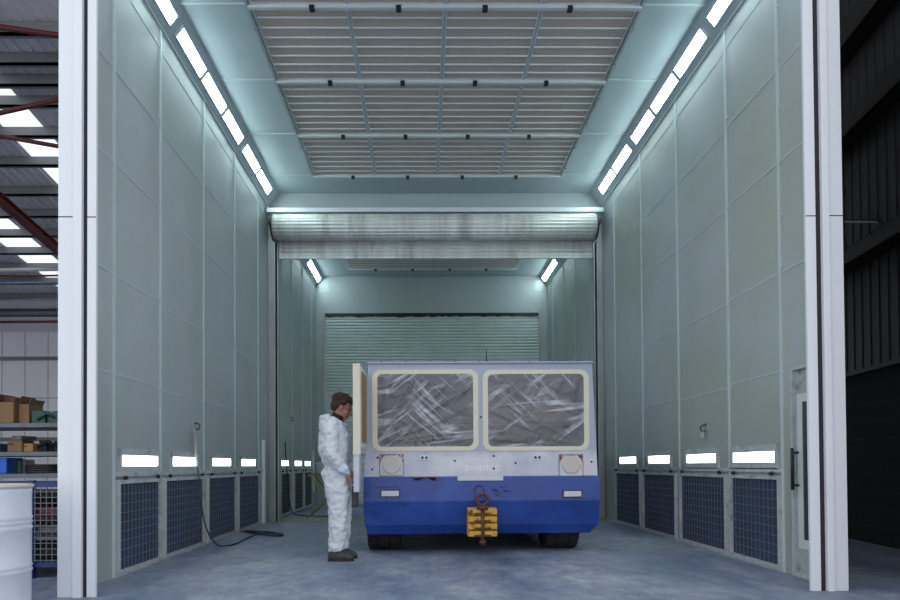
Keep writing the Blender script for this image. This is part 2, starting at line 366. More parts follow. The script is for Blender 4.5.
# coil
bcy, bcz, br = YB-.28, 5.105, .212
mb = MB(); ring = []
xs = [-2.63, 3.15]
nn = 88
def coil(x): return [(x, bcy+(br+.010*math.sin(k*2*PI/nn*22))*math.cos(2*PI*k/nn), bcz+(br+.010*math.sin(k*2*PI/nn*22))*math.sin(2*PI*k/nn)) for k in range(nn)]
mb.loft([coil(x) for x in (-2.555, -1.2, .2, 1.7, 3.01)])
mb.build('rolled_curtain', M['slat'], rs)
mb = MB()
for k in range(6):
    z = 4.665+k*.077
    mb.prism([(YB-.05, z), (YB-.075, z+.015), (YB-.072, z+.05), (YB-.05, z+.077), (YB-.035, z+.077), (YB-.035, z)], 0, OX0+.005, OX1-.005)
mb.box((OX0+.01, YB-.075, 4.625), (OX1-.01, YB-.03, 4.67))
mb.build('hanging_curtain', M['slat'], rs)
for x, s in ((-2.555, -1), (3.01, 1)):
    mb = MB(); mb.prism(circle(bcy, bcz, .232, 32), 0, x, x+.025*s); mb.box((x, bcy-.04, bcz-.05), (x+.05*s, YB, bcz+.05)); mb.box((x+.0*s, bcy-.33, bcz-.05), (x+.03*s, bcy-.2, bcz+.03))
    mb.build('end_bracket', M['dark'], rs)
for x0, x1, s in ((XL+.005, OX0, 1), (XR-.005, OX1, -1)):
    mb = MB(); mb.box((x0, YB-.05, 0), (x1-.05*s, YB, 4.90)); mb.box((x1-.075*s, YB-.13, 0), (x1-.05*s, YB, 4.90)); mb.box((x1-.02*s, YB-.11, 0), (x1, YB, 4.95)); mb.mi = 1; mb.box((x1-.05*s, YB-.03, 0), (x1-.02*s, YB, 4.95))
    mb.build('guide_rail', [M['steel'], M['jambd']], rs)
fs = thing('roller_shutter', 'closed grey slatted shutter at the far end behind the vehicle', 'roller shutter', (0, 0, 0))
mb = MB(); z = .02
while z < 4.80:
    mb.prism([(YE+.03, z), (YE+.012, z+.02), (YE+.012, z+.058), (YE+.03, z+.078), (YE+.05, z+.078), (YE+.05, z)], 0, -2.485, 2.985); z += .0795
mb.build('curtain', M['slatb'], fs)
mb = MB(); pts = [(-2.48, 4.87)]; x = -2.48; low = []
while x < 2.98: low.append((x, 4.80-R.random()*.035)); x += R.uniform(.05, .16)
low.append((2.98, 4.79))
mb.prism([(2.98, 4.87), (-2.48, 4.87)]+low, 1, YE-.01, YE+.008); mb.build('dark_gap_strip', M['black'], fs)  # ragged black strip painted in for the dark gap above the curtain
for X, s, w in ((XL+.07, 1, 'left'), (XR-.33, 1, 'right')):
    for z, hh in ((5.40, 'upper'), (4.98, 'lower')):
        o = MB().box((X, YE-.008, z), (X+.26, YE, z+.32), .003).build('cover_plate', M['booth']); tag(o, '%s square cover plate on the far bulkhead, %s corner' % (hh, w), 'cover plate', 'cover plates on the far bulkhead')

# ------------------------------------------------------------------ cove lights
ang = math.atan2(CVZ, CVX)
def make_light(L):
    root = thing('ceiling_light', 'x', 'light')
    # local: x across slope, y along, z outwards (normal)
    MB().plate([(-.075, -L/2), (.075, -L/2), (.075, L/2), (-.075, L/2)], [[(-.060, -L/2+.014), (.060, -L/2+.014), (.060, L/2-.014), (-.060, L/2-.014)]], 2, 0, .018).build('frame', M['white'], root)
    MB().box((-.0595, -L/2+.0145, 0), (.0595, L/2-.0145, .016)).build('diffuser', M['lamp'], root)
    return root
L0 = .79
spans = [5.85, 6.675, 7.625, 8.455, 9.30, 10.275, 11.11]
ordn = ['seventh', 'sixth', 'fifth', 'fourth', 'third', 'second', 'first']
proto = None
def place_light(y, sgn, label, group):
    global proto
    if proto is None: proto = make_light(L0); o = proto
    else: o = copy_tree(proto)
    X = XL if sgn < 0 else XR
    nrm = Vector((-sgn*CVZ, 0, -CVX)).normalized(); c = Vector((X-sgn*CVX/2, y, H-CVZ/2))+nrm*.002
    ydir = Vector((0, 1, 0)); xdir = ydir.cross(nrm)
    o.matrix_world = Matrix.Translation(c) @ Matrix((xdir, ydir, nrm)).transposed().to_4x4()
    tag(o, label, 'light', group)
for sgn, side in ((-1, 'left'), (1, 'right')):
    for y, w in zip(spans, ordn):
        place_light(y, sgn, 'bright strip light at the ceiling edge of the %s wall, %s from the raised shutter' % (side, w), 'strip lights along the chamber ceiling edges')
    for y, w in ((16.65, 'nearest the far bulkhead'), (15.83, 'second from the far bulkhead'), (14.4, 'third from the far bulkhead, unseen and added for light'), (13.2, 'fourth from the far bulkhead, unseen and added for light')):  # last two per side are unseen, added to light this chamber
        place_light(y, sgn, 'strip light in the far chamber above the %s wall, %s' % (side, w), 'strip lights of the far chamber')

# ------------------------------------------------------------------ ceiling filters
rows = ['row nearest the camera', 'second row from the camera', 'third row from the camera', 'row nearest the raised shutter']
cols = ['leftmost column', 'second column from left', 'third column from left', 'rightmost column']
def make_filter():
    root = thing('ceiling_filter', 'x', 'ceiling filter')
    w, l = GP-.01, PP-.03
    MB().box((.03, .03, -.006), (w-.03, l-.03, -.001)).build('filter_media', M['media'], root)
    MB().plate([(0, 0), (w, 0), (w, l), (0, l)], [[(.022, .022), (w-.022, .022), (w-.022, l-.022), (.022, l-.022)]], 2, -.02, -.001).build('frame', M['white'], root)
    mb = MB()
    for k in range(1, 8):
        y = k*l/8; mb.box((.022, y-.006, -.030), (w-.022, y+.006, -.014))
    mb.build('support_wires', M['jamb'], root)
    return root
fp = make_filter(); first = True
for r in range(4):
    for c in range(4):
        o = fp if first else copy_tree(fp); first = False
        o.location = (GX+c*GP+.005, Y0+(r-1)*PP+.015, H)
        tag(o, 'beige ceiling filter panel with thin bars, %s, %s' % (rows[r], cols[c]), 'ceiling filter', 'ceiling filter panels')
for c in range(4):
    o = copy_tree(fp); o.location = (GX+c*GP+.005, 16.4-PP+.015, H)
    tag(o, 'filter panel in the ceiling of the far chamber, %s' % cols[c], 'ceiling filter', 'far chamber ceiling filters')
for r in list(range(4))+[9]:
    y = Y0+r*PP if r < 9 else 16.42
    wd = ['first', 'second', 'third', 'fourth'][r] if r < 9 else ''
    t = thing('support_bar', ('white cross bar with black clips between ceiling filters, %s from the camera' % wd) if r < 9 else 'white cross bar with black clips at the end of the far chamber filters', 'cross bar', (0, y, H), 'ceiling cross bars')
    MB().box((GX-.02, -.025, -.055), (GX+4*GP+.02, .025, -.001), .004).build('bar', M['white'], t)
    for x in (-1.135, -.228, .68, 1.575):
        MB().box((x-.028, -.035, -.075), (x+.028, .030, -.030), .006).build('clip', M['black'], t)
for X, side in ((GX-.018, 'left'), (GX+4*GP+.018, 'right')):
    mb = MB().box((X-.016, Y0-PP, H-.04), (X+.016, Y0+3*PP, H-.001))
    for k in range(8): mb.box((X-.025, Y0-PP+.3+k*.7, H-.055), (X+.025, Y0-PP+.34+k*.7, H-.03))
    tag(mb.build('edge_rail', M['steel']), 'long edge rail along the %s side of the ceiling filters' % side, 'rail', 'ceiling edge rails')

# ------------------------------------------------------------------ slot lights and exhaust grilles
slots = [(6.065, 6.885), (7.29, 8.11), (8.665, 9.49), (10.04, 10.88)]
grs = [(5.98, 6.925), (7.05, 8.29), (8.46, 9.70), (9.845, 11.085)]
far_slots = [(12.85, 13.55), (14.2, 15.0), (15.4, 16.2)]
nm = ['nearest the camera', 'second from the camera', 'third from the camera', 'fourth from the camera']
def slot_light(X, sgn, y0, y1, label, group):
    t = thing('wall_light', label, 'light', (X, (y0+y1)/2, 1.03), group); w = (y1-y0)/2; s = -sgn
    MB().plate([(-w-.05, -.115), (w+.05, -.115), (w+.05, .115), (-w-.05, .115)], [[(-w+.0, -.050), (w-.0, -.050), (w-.0, .050), (-w+.0, .050)]], 0, 0, .02*s).build('frame', M['frame'], t)
    MB().box((0, -w+.001, -.049), (.008*s, w-.001, .049)).build('diffuser', M['slot'], t)
def grille(X, sgn, y0, y1, label, group):
    t = thing('exhaust_filter', label, 'exhaust filter', (X, y0-.02, .021), group); s = -sgn; w = y1-y0+.04; h = .835
    MB().plate([(0, 0), (w, 0), (w, h), (0, h)], [[(.034, .034), (w-.034, .034), (w-.034, h-.034), (.034, h-.034)]], 0, .001*s, .040*s).build('frame', M['frame'], t)
    MB().box((.001*s, .034, .034), (.010*s, w-.034, h-.034)).build('filter_media', M['grille'] if y0 < 12 else M['rubber'], t)
    mb = MB(); k = .05
    ny = round((w-.1)/.08); nz = 9
    for i in range(1, ny): y = .05+(w-.1)*i/ny; mb.box((.026*s, y-.0022, .034), (.030*s, y+.0022, h-.034))
    for i in range(1, nz): z = .05+(h-.095)*i/nz; mb.box((.032*s, .034, z-.0022), (.035*s, w-.034, z+.0022))
    mb.build('wire_mesh', M['wire'], t)
    for y in (.12, w-.12):
        MB().ball((.045*s, y, h+.02), (.022, .022, .022), 1).build('knob', M['black'], t)
for X, sgn, side in ((XL, -1, 'left'), (XR, 1, 'right')):
    for k in range(4):
        slot_light(X, sgn, *slots[k], 'glowing slot light low on the %s wall, %s' % (side, nm[k]), 'slot lights low on the walls')
        grille(X, sgn, *grs[k], 'dark mesh exhaust filter at the foot of the %s wall, %s' % (side, nm[k]), 'exhaust filters at the foot of the walls')
for k in range(3):
    slot_light(XL, -1, *far_slots[k], 'small glowing slot light on the left wall of the far chamber, %s' % nm[k], 'slot lights of the far chamber')
    grille(XL, -1, far_slots[k][0]-.1, far_slots[k][1]+.12, 'black exhaust filter in the left wall of the far chamber, %s' % nm[k], 'exhaust filters of the far chamber')

# ------------------------------------------------------------------ front jambs
def jamb(name, xs, lean):
    x0, x1, x2, x3, x4 = xs; s = 1 if x4 > x0 else -1
    mb = MB()
    mb.box((x0, YF-.035, 0), (x1, YF+.10, 6.6), .004); mb.box((x1, YF-.055, 0), (x2, YF+.06, 6.6), .004)
    mb.box((x3, YF-.03, 0), (x4, YF+.0, 6.6), .004)
    mb.mi = 1; mb.box((x2, YF-.02, 0), (x3, YF+.12, 6.6)); mb.box((min(x0, x1), YF-.0365, 2.855), (max(x0, x1), YF-.034, 2.862)); mb.box((min(x3, x4), YF-.0315, 2.855), (max(x3, x4), YF-.029, 2.862))  # flush dark strip fills the groove, its shade put into the colour
    mb.mi = 0
    struct(mb, name, [M['jamb'], M['jambd']])
jamb('trim_%d' % n, (-2.737, -2.618, -2.552, -2.522, -2.455), 0); n += 1
jamb('trim_%d' % n, (3.218, 3.104, 3.051, 3.012, 2.936), 0); n += 1
# booth front fascia, above the frame of the photograph
struct(MB().box((-2.74, YF-.03, 6.05), (3.22, YF+.1, 6.6)), 'wall_front', M['jamb'])

# ------------------------------------------------------------------ personnel door in the right wall
d = MB(); 
d.box((XR+.015, 5.216, .03), (XR+.044, 5.765, 1.77)); dr = d.build('door_1', M['doorp']); dr['kind'] = 'structure'
MB().plate([(5.20, 0), (5.80, 0), (5.80, 1.80), (5.20, 1.80)], [[(5.215, .03), (5.765, .03), (5.765, 1.77), (5.215, 1.77)]], 0, XR-.015, XR+.043).build('door_frame', M['frame'], dr)
MB().plate([(5.24, .24), (5.73, .24), (5.73, 1.56), (5.24, 1.56)], [[(5.30, .32), (5.655, .32), (5.655, 1.49), (5.30, 1.49)]], 0, XR+.005, XR+.0195).build('glazing_frame', M['white'], dr)
MB().box((XR+.010, 5.30, .32), (XR+.0195, 5.655, 1.49)).build('door_glass', M['dglass'], dr)
mb = MB().tube([(XR-.05, 5.715, .74), (XR-.05, 5.715, 1.10)], .014).tube([(XR-.05, 5.715, .78), (XR+.02, 5.715, .78)], .01).tube([(XR-.05, 5.715, 1.06), (XR+.02, 5.715, 1.06)], .01)
mb.build('door_handle', M['black'], dr)

# ------------------------------------------------------------------ hoses, hooks, conduits
def hook_thing(X, y, z, sgn, label):
    t = thing('wall_hook', label, 'hook', (X, y, z)); s = -sgn
    MB().box((0, -.03, -.05), (.012*s, .03, .05), .004).build('back_plate', M['steel'], t)
    MB().tube([(.01*s, 0, .02), (.05*s, 0, .015), (.075*s, 0, -.01), (.07*s, 0, -.045), (.045*s, 0, -.06), (.025*s, 0, -.045)], .008, 8).build('hook', M['dark'], t)
    return t
hook_thing(XL, 8.0, 1.47, -1, 'small steel hook on the left wall carrying the air hose')
hk = hook_thing(XR, 7.55, 1.39, 1, 'small steel hook on the right wall with a pale tag')
MB().box((-.06, -.035, -.13), (-.05, .035, -.06), .003).build('tag', M['drumtop'], hk)
hose = [at(194, 428, X=-2.665), at(195, 440, X=-2.66), at(196, 452, X=-2.645), at(197.7, 467, X=-2.63), at(200, 490, X=-2.58), at(203.3, 516.7, X=-2.52), at(208.3, 533, X=-2.45),
        at(214, 541.5, X=-2.36), at(220, 545.8, Z=.012), at(233, 544.5, Z=.012), at(246.7, 538.5, Z=.012), at(257, 533.7, Z=.012), at(270, 532.5, Z=.012), at(283, 534, Z=.012), at(279, 536, Z=.012), at(262, 534.5, Z=.012), at(245, 531.5, Z=.012), at(250, 530.8, Z=.012), at(272, 532, Z=.035), at(281, 535, Z=.035), at(262, 533, Z=.055), at(243, 531, Z=.012)]
def smooth(pts, k=5):
    out = []; n_ = len(pts)
    for i in range(n_-1):
        p0, p1, p2, p3 = pts[max(i-1, 0)], pts[i], pts[i+1], pts[min(i+2, n_-1)]
        for j in range(k):
            t = j/k; out.append(.5*((2*p1)+(p2-p0)*t+(2*p0-5*p1+4*p2-p3)*t*t+(3*p1-p0-3*p2+p3)*t**3))
    return out+[pts[-1]]
hs = thing('air_hose', 'dark air hose hanging from the left wall hook and coiled on the floor', 'hose', hose[8])
off = Vector(hose[8])
MB().tube([p-off for p in smooth(hose)], .009, 8).build('hose', M['hose'], hs)
MB().tube([p-off for p in smooth(hose[:4])], .018, 8).build('pale_sleeve', M['hosew'], hs)
hook_thing(XL, 13.75, 1.95, -1, 'dark hook high on the left wall of the far chamber')
pts = [Vector((XL+.04, 13.1, 1.45)), Vector((XL+.05, 13.1, 1.2)), Vector((XL+.09, 13.12, .6)), Vector((XL+.15, 13.15, .1)), Vector((XL+.4, 13.1, .012)), Vector((XL+.9, 12.9, .012)), Vector((XL+1.3, 13.2, .012))]
tag(MB().tube(smooth(pts), .011, 8).build('air_line', M['hose']), 'thin dark air line hanging on the left wall of the far chamber', 'hose')
a = at(263.5, 441, X=XL+.05); 
mb = MB().box((XL, 11.36, .55), (XL+.05, 11.42, 1.42), .006).box((XL, 11.345, 0), (XL+.045, 11.435, .55), .006)
tag(mb.build('wall_duct', M['jamb']), 'pale vertical duct on the left wall beside the shutter rail', 'duct')
mb = MB().box((XL, 16.45, .35), (XL+.06, 16.53, 1.35), .006)
tag(mb.build('wall_duct', M['white']), 'pale vertical duct on the left wall of the far chamber', 'duct')

# ------------------------------------------------------------------ vehicle
VY = 7.40
VX0, VX1 = -.648, 1.927; VC = (VX0+VX1)/2
v = thing('airport_tow_tractor', 'blue and faded white flat-fronted vehicle masked for respraying inside the booth', 'vehicle', (VC, VY, 0))
def LX(x): return x-VC
ZB, ZT = .845, 2.092
TX0, TX1 = LX(-.600), LX(1.876); BX0, BX1 = LX(VX0), LX(VX1)
def sx(x, z, ):                     # lean of the sides
    return x
w1 = (LX(-.512), 1.165, LX(.568), 1.99); w2 = (LX(.707), 1.160, LX(1.792), 1.985)
outer = [(BX0, ZB), (BX1, ZB), (TX1, ZT), (TX0, ZT)]
mb = MB().plate(outer, [rrect(*w1, .07)[::-1], rrect(*w2, .07)[::-1]], 1, 0, .04)
LEN = 4.0
for (b, t_), s in (((BX0, TX0), 1), ((BX1, TX1), -1)):
    mb.quadprism([(b, .04, ZB), (b+.04*s, .04, ZB), (b+.04*s, LEN, ZB), (b, LEN, ZB)], [(t_, .04, ZT), (t_+.04*s, .04, ZT), (t_+.04*s, LEN, ZT), (t_, LEN, ZT)])
mb.quadprism([(BX0, LEN, ZB), (BX1, LEN, ZB), (BX1, LEN+.04, ZB), (BX0, LEN+.04, ZB)], [(TX0, LEN, ZT), (TX1, LEN, ZT), (TX1, LEN+.04, ZT), (TX0, LEN+.04, ZT)])
mb.build('cab_body', M['paint'], v)
# roof with lip
mb = MB().box((TX0-.01, -.03, ZT), (TX1+.01, LEN+.05, ZT+.018), .005)
rf = mb.build('roof', M['paint'], v)
for k in range(9): MB().ball((TX0+.15+k*.27, -.02, ZT+.018), .010, 1).build('rivet', M['dark'], rf)
MB().box((BX0+.05, .05, .72), (BX1-.05, LEN, .80)).build('chassis_floor', M['dark'], v)
MB().box((BX0+.45, .25, .45), (BX1-.45, LEN-.2, .72)).build('chassis', M['dark'], v)
# interior
mb = MB().box((BX0+.06, 1.25, .82), (BX1-.06, 1.30, ZT-.02)); mb.build('cab_bulkhead', M['inter'], v)
mb = MB().box((BX0+.08, .12, .82), (BX1-.08, .42, 1.12), .03); mb.build('dashboard', M['dark'], v)
MB().box((.02, .45, 1.42), (1.15, .60, 2.0), .05).build('bench_back', M['seatm'], v)
for x in (-.72, .55):
    s_ = MB().box((x-.27, .70, .82), (x+.27, 1.15, 1.10), .05).box((x-.26, 1.02, 1.08), (x+.26, 1.16, 1.75 if x > 0 else 1.6), .06).build('seat', M['seatm'], v)
mb = MB(); mb.tube([(-.72+.2*math.cos(t), .52+.05*math.sin(t), 1.28+.19*math.sin(t)) for t in [2*PI*k/20 for k in range(21)]], .016, 8).tube([(-.72, .45, 1.05), (-.72, .52, 1.28)], .02, 8)
mb.build('steering_wheel', M['black'], v)
# windscreens: polythene, tape
for (x0, z0, x1, z1), nme, flip in ((w1, 'left', 1), (w2, 'right', -1)):
    sc = MB().box((x0-.0, .012, z0-.0), (x1+.0, .018, z1+.0)); sc.bm.free()
    sc = MB(); nx, nz = 90, 66; g = []
    for j in range(nz+1):
        row = []
        for i in range(nx+1):
            fx, fz = i/nx, j/nz
            x = x0-.01+(x1-x0+.02)*fx; z = z0-.01+(z1-z0+.02)*fz
            e = min(fx, 1-fx, fz, 1-fz)*8; e = min(1, e)
            # radiating tension folds from the upper inner and lower corner
            cx_, cz_ = (0.0, 0.05) if flip > 0 else (1.0, .0)
            aa = math.atan2(fz-cz_, (fx-cx_)); rr = math.hypot(fx-cx_, fz-cz_)
            f1 = 1-abs(noise.noise(Vector((aa*6, rr*1.0, 3*flip))))*2.2
            f2 = 1-abs(noise.noise(Vector((fx*3+fz*5, fx*9-fz*4, 7*flip))))*2.4
            f3 = noise.noise(Vector((fx*14, fz*14, 1)))
            row.append(sc.bm.verts.new((x, -.002-e*(.020*max(0, f1)**2+.014*max(0, f2)**3+.004*f3+.002), z)))
        g.append(row)
    for j in range(nz):
        for i in range(nx):
            f = sc.bm.faces.new([g[j][i], g[j][i+1], g[j+1][i+1], g[j+1][i]]); f.smooth = True
    wsx = sc.build('masked_windscreen', M['poly'], v)
    wsx['label'] = 'wrinkled translucent sheet taped over the %s windscreen' % nme
    MB().box((x0+.002, .022, z0+.002), (x1-.002, .028, z1-.002)).build('glass_edge', M['dglass'], wsx).hide_render = False
    tp = MB().plate(rrect(x0-.045, z0-.035, x1+.045, z1+.035, .095), [rrect(x0+.012, z0+.012, x1-.012, z1-.012, .06)[::-1]], 1, -.009, -.0015)
    tp.build('masking_tape', M['tape'], wsx)
# the glass itself would hide the interior haze, keep only a thin surround
for o in list(bpy.data.objects):
    if o.name.startswith('glass_edge'): bpy.data.objects.remove(o)
# blue bumper skirt
mb = MB()
def rg(x0, x1, y, z, yb): return [(LX(x0), y, z), (LX(x1), y, z), (LX(x1), yb, z), (LX(x0), yb, z)]
mb.loft([rg(-.650, 1.930, .0, .845+.004, .10), rg(-.652, 1.932, -.045, .842, .10), rg(-.652, 1.932, -.070, .590, .10), rg(-.652, 1.932, -.070, .575, .10), rg(-.640, 1.920, -.035, .32, .10), rg(-.610, 1.84, .03, .215, .10)])
for f in mb.bm.faces: f.smooth = False
mb.build('bumper', M['blue'], v)
mb = MB()
for x in (BX0-.012, BX1-.012): mb.box((x, .10, .58), (x+.025, LEN, .845)); mb.box((x, .95, .30), (x+.025, 2.6, .58))
mb.build('side_skirt', M['blue'], v)
def fy(z):                                    # front face of the bumper at height z
    return -.045-.025*(.842-z)/.25 if z > .59 else -.070 if z > .575 else -.07+.035*(.575-z)/.205
# headlights
for x, z in ((LX(-.345), .985), (LX(1.631), .972)):
    h = MB().prism(circle(x, z, .108, 40), 1, -.006, 0).build('headlight', M['tape'], v)
    h2 = MB(); h2.bm.clear()
    h2.plate(rrect(x-.130, z-.125, x+.130, z+.108, .012), [circle(x, z-.003, .109, 40)[::-1]], 1, -.008, -.001); h2.build('bezel', M['paint'], h)
    MB().plate([(x-.125, z+.103), (x+.125, z+.103), (x+.125, z+.02), (x+.121, z+.02), (x+.110, z+.055), (x+.070, z+.098), (x-.070, z+.098), (x-.110, z+.055), (x-.121, z+.02), (x-.125, z+.02)], [], 1, -.011, -.008).build('red_backing', M['red'], h)
    MB().plate(rrect(x-.134, z-.129, x+.134, z+.112, .014), [rrect(x-.129, z-.124, x+.129, z+.107, .012)[::-1]], 1, -.009, -.001).build('gasket', M['rust'], h)
    MB().tube([(x, -.005, z), (x, -.022, z)], [.100, .096], 40, side=(0, 0, 1)).build('lens', M['lens'], h)
    mb = MB()
    for k in range(3): mb.box((x-.07, -.0245, z-.045+k*.042), (x+.07, -.0215, z-.040+k*.042))
    mb.build('lens_ribs', M['drumtop'], h)
for x, z in ((LX(.019), 1.056), (LX(1.263), 1.051)):
    h = MB().box((x-.055, -.008, z-.027), (x+.055, -.001, z+.027), .002).build('socket_plate', M['white'], v)
    for dx in (-.025, .02): MB().ball((x+dx, -.012, z), .014, 1).build('socket', M['black'], h)
for x, z in ((LX(-.36), .667), (LX(1.628), .650)):
    h = MB().box((x-.105, fy(z)-.016, z-.040), (x+.105, fy(z)-.0, z+.040), .004).build('indicator_lamp', M['dark'], v)
    MB().box((x-.095, fy(z)-.024, z-.030), (x+.095, fy(z)-.014, z+.030), .004).build('lens', M['lensw'], h)
MB().box((LX(.375), -.062, .800), (LX(.875), -.040, .850), .004).build('number_plate_lamp_bar', M['lensw'], v)
# scuffs, marks, badge
mb = MB(); 
for k in range(26):
    x = LX(.009)+R.uniform(-.12, .12); z = .822+R.uniform(-.012, .018); r = R.uniform(.006, .02)
    mb.box((x-r*1.3, -.0575, z-r*.4), (x+r*1.3, -.040, z+r*.4))
mb.build('rusted_badge', M['rust'], v)
mb = MB(); mb.plate(circle(LX(.61), .69, .06), [circle(LX(.61), .69, .045)[::-1]], 1, fy(.69)-.0035, fy(.69)+.01)
for k in range(14):
    x = LX(.86)+R.uniform(-.1, .1); z = .69+R.uniform(-.05, .05); mb.box((x-R.uniform(.006, .03), fy(z)-.004, z-.005), (x+R.uniform(.006, .03), fy(z)+.01, z+.005))
mb.box((LX(-.55), fy(.74)-.004, .732), (LX(-.28), fy(.74)+.01, .738)); mb.box((LX(1.7), fy(.60)-.004, .60), (LX(1.9), fy(.60)+.01, .604))
mb.build('worn_markings', M['scuff'], v)
mb = MB()
for x, z in ((LX(-.50), 1.06), (LX(.78), 1.07), (LX(1.02), .99), (LX(.78), .93), (LX(.35), 1.02), (LX(1.86), 1.0), (LX(.64), 1.5), (LX(-.56), .93)):
    MB().ball((x, -.002, z), .012, 1).build('fixing_hole', M['rust'], v)

tc = bpy.data.curves.new('lettering', 'FONT'); tc.body = 'aviance'; tc.size = .135; tc.extrude = .001; tc.align_x = 'CENTER'; tc.materials.append(M['mark'])
_t = bpy.data.objects.new('lettering_curve', tc); col.objects.link(_t); bpy.context.view_layer.update()
_me = bpy.data.meshes.new_from_object(_t.evaluated_get(bpy.context.evaluated_depsgraph_get())); bpy.data.objects.remove(_t)
to = bpy.data.objects.new('lettering', _me); col.objects.link(to); to.parent = v; to.location = (LX(.65), -.0025, .905); to.rotation_euler = (PI/2, 0, 0)
# hitch
hx, hz = LX(.632), .355
h = MB().box((hx-.16, -.15, hz-.155), (hx+.16, -.06, hz+.155), .01).build('tow_hitch', M['yellow'], v)
for k in range(4):
    z = hz-.115+k*.078
    MB().box((hx-.155, -.235, z-.034), (hx+.155, -.15, z+.026), .010).build('jaw_plate', M['yellow'], h)
mb = MB()
for k in range(4):
    z = hz-.115+k*.078; mb.box((hx-.09, -.241, z-.03), (hx+.09, -.16, z-.012), .004)
mb.build('rusted_edges', M['rust'], h)
mb = MB().tube([(hx, -.22, hz-.24), (hx, -.22, hz+.17)], .026, 14).tube([(hx, -.22, hz-.22), (hx, -.22, hz-.19)], .04, 6).tube([(hx, -.22, hz+.14), (hx, -.22, hz+.18)], .06, 14)
mb.tube([(hx+.058*math.cos(t), -.22, hz+.245+.058*math.sin(t)) for t in [2*PI*k/20 for k in range(21)]], .017, 8)
mb.build('hitch_pin', M['rust'], h)
# antenna and wiper stub
MB().tube([(LX(.735), .3, ZT+.01), (LX(.735), .3, ZT+.05), (LX(.735), .3, ZT+.22)], [.016, .008, .004], 8).build('antenna', M['black'], v)
# door, open forwards
d = MB().box((-.700-VC, -.65, 1.09), (-.625-VC, -.02, 1.99), .012).box((-.700-VC, -.65, .705), (-.640-VC, -.42, 1.092), .012).build('cab_door', M['paint'], v)
MB().box((-.7015-VC, -.662, 1.08), (-.628-VC, -.648, 1.998), .004).build('edge_tape', M['tape'], d)
MB().plate([(-.64, 1.15), (-.03, 1.15), (-.03, 1.98), (-.64, 1.98)], [rrect(-.60, 1.22, -.10, 1.93, .10)[::-1]], 0, -.6255-VC, -.620-VC).build('masking_tape', M['tape'], d)
MB().prism(rrect(-.61, 1.21, -.07, 1.94, .10), 0, -.626-VC, -.613-VC).build('masking_paper', M['kraft'], d)
MB().tube([(-.655-VC, -.05, 1.2), (-.655-VC, .0, 1.2)], .02, 8).build('hinge', M['dark'], d)
# wheels
def wheel():
    root = MB(); r = .42; w = .180; prof = [(-w, .27), (-w*1.0, .34), (-w*.97, .385), (-w*.8, .402), (w*.8, .402), (w*.97, .385), (w*1.0, .34), (w, .27)]
    n_ = 48
    root.loft([[(x, rr*math.cos(2*PI*k/n_), rr*math.sin(2*PI*k/n_)) for k in range(n_)] for x, rr in prof])
    for k in range(30):
        a_ = 2*PI*k/30
        for j, (xa, xb) in enumerate(((-w, -w*.42), (-w*.34, w*.34), (w*.42, w))):
            aa = a_+(.1 if j == 1 else 0); M3 = Matrix.Rotation(aa, 3, 'X')
            root.box((xa, -.030, .392), (xb, .030, .42), .004, rot=M3, pivot=(0, 0, 0))
    return root
w0 = None
for (x, y) in ((LX(-.45), .49), (LX(1.575), .49), (LX(-.465), 3.2), (LX(1.600), 3.2)):
    if w0 is None:
        w0 = wheel().build('wheel', M['rubber'], v); o = w0
        MB().tube([(-.198, 0, 0), (-.15, 0, 0), (.15, 0, 0), (.198, 0, 0)], [.24, .26, .26, .24], 32, side=(0, 0, 1)).build('rim', M['steel'], o)
        MB().tube([(-.21, 0, 0), (.21, 0, 0)], .07, 16, side=(0, 0, 1)).build('hub', M['dark'], o)
    else:
        o = copy_tree(w0, v)
    o.location = (x, y, .42)

# ------------------------------------------------------------------ the person
px, py = -.875, 6.98
def rem(o, vox, sm=4, disp=None):
    r = o.modifiers.new('remesh', 'REMESH'); r.mode = 'VOXEL'; r.voxel_size = vox; r.use_smooth_shade = True
    s_ = o.modifiers.new('smooth', 'SMOOTH'); s_.iterations = sm; s_.factor = .5
    if disp:
        for i, (sz, st) in enumerate(disp):
            t_ = bpy.data.textures.new('folds', 'CLOUDS'); t_.noise_scale = sz; t_.noise_depth = 2
            d_ = o.modifiers.new('folds', 'DISPLACE'); d_.texture = t_; d_.strength = st; d_.mid_level = .5
RY = lambda a: Matrix.Rotation(a, 3, 'Y')
def P(x, z, y=0): return Vector((x-px, y, z))
hc = P(-.834, 1.574); tilt = RY(math.radians(24))        # nose down
def HD(x, y, z): return hc+tilt @ Vector((x, y, z))
b = MB()
# torso
b.tube([P(-.90, .86), P(-.91, .98), P(-.92, 1.12), P(-.935, 1.26), P(-.94, 1.36), P(-.93, 1.41)], [(.10, .145), (.095, .135), (.10, .145), (.11, .165), (.10, .155), (.07, .08)], 20, side=(0, 1, 0), dome=True)
b.tube([P(-.925, 1.38), P(-.885, 1.47), P(-.855, 1.54)], [.062, .056, .056], 16, side=(0, 1, 0))
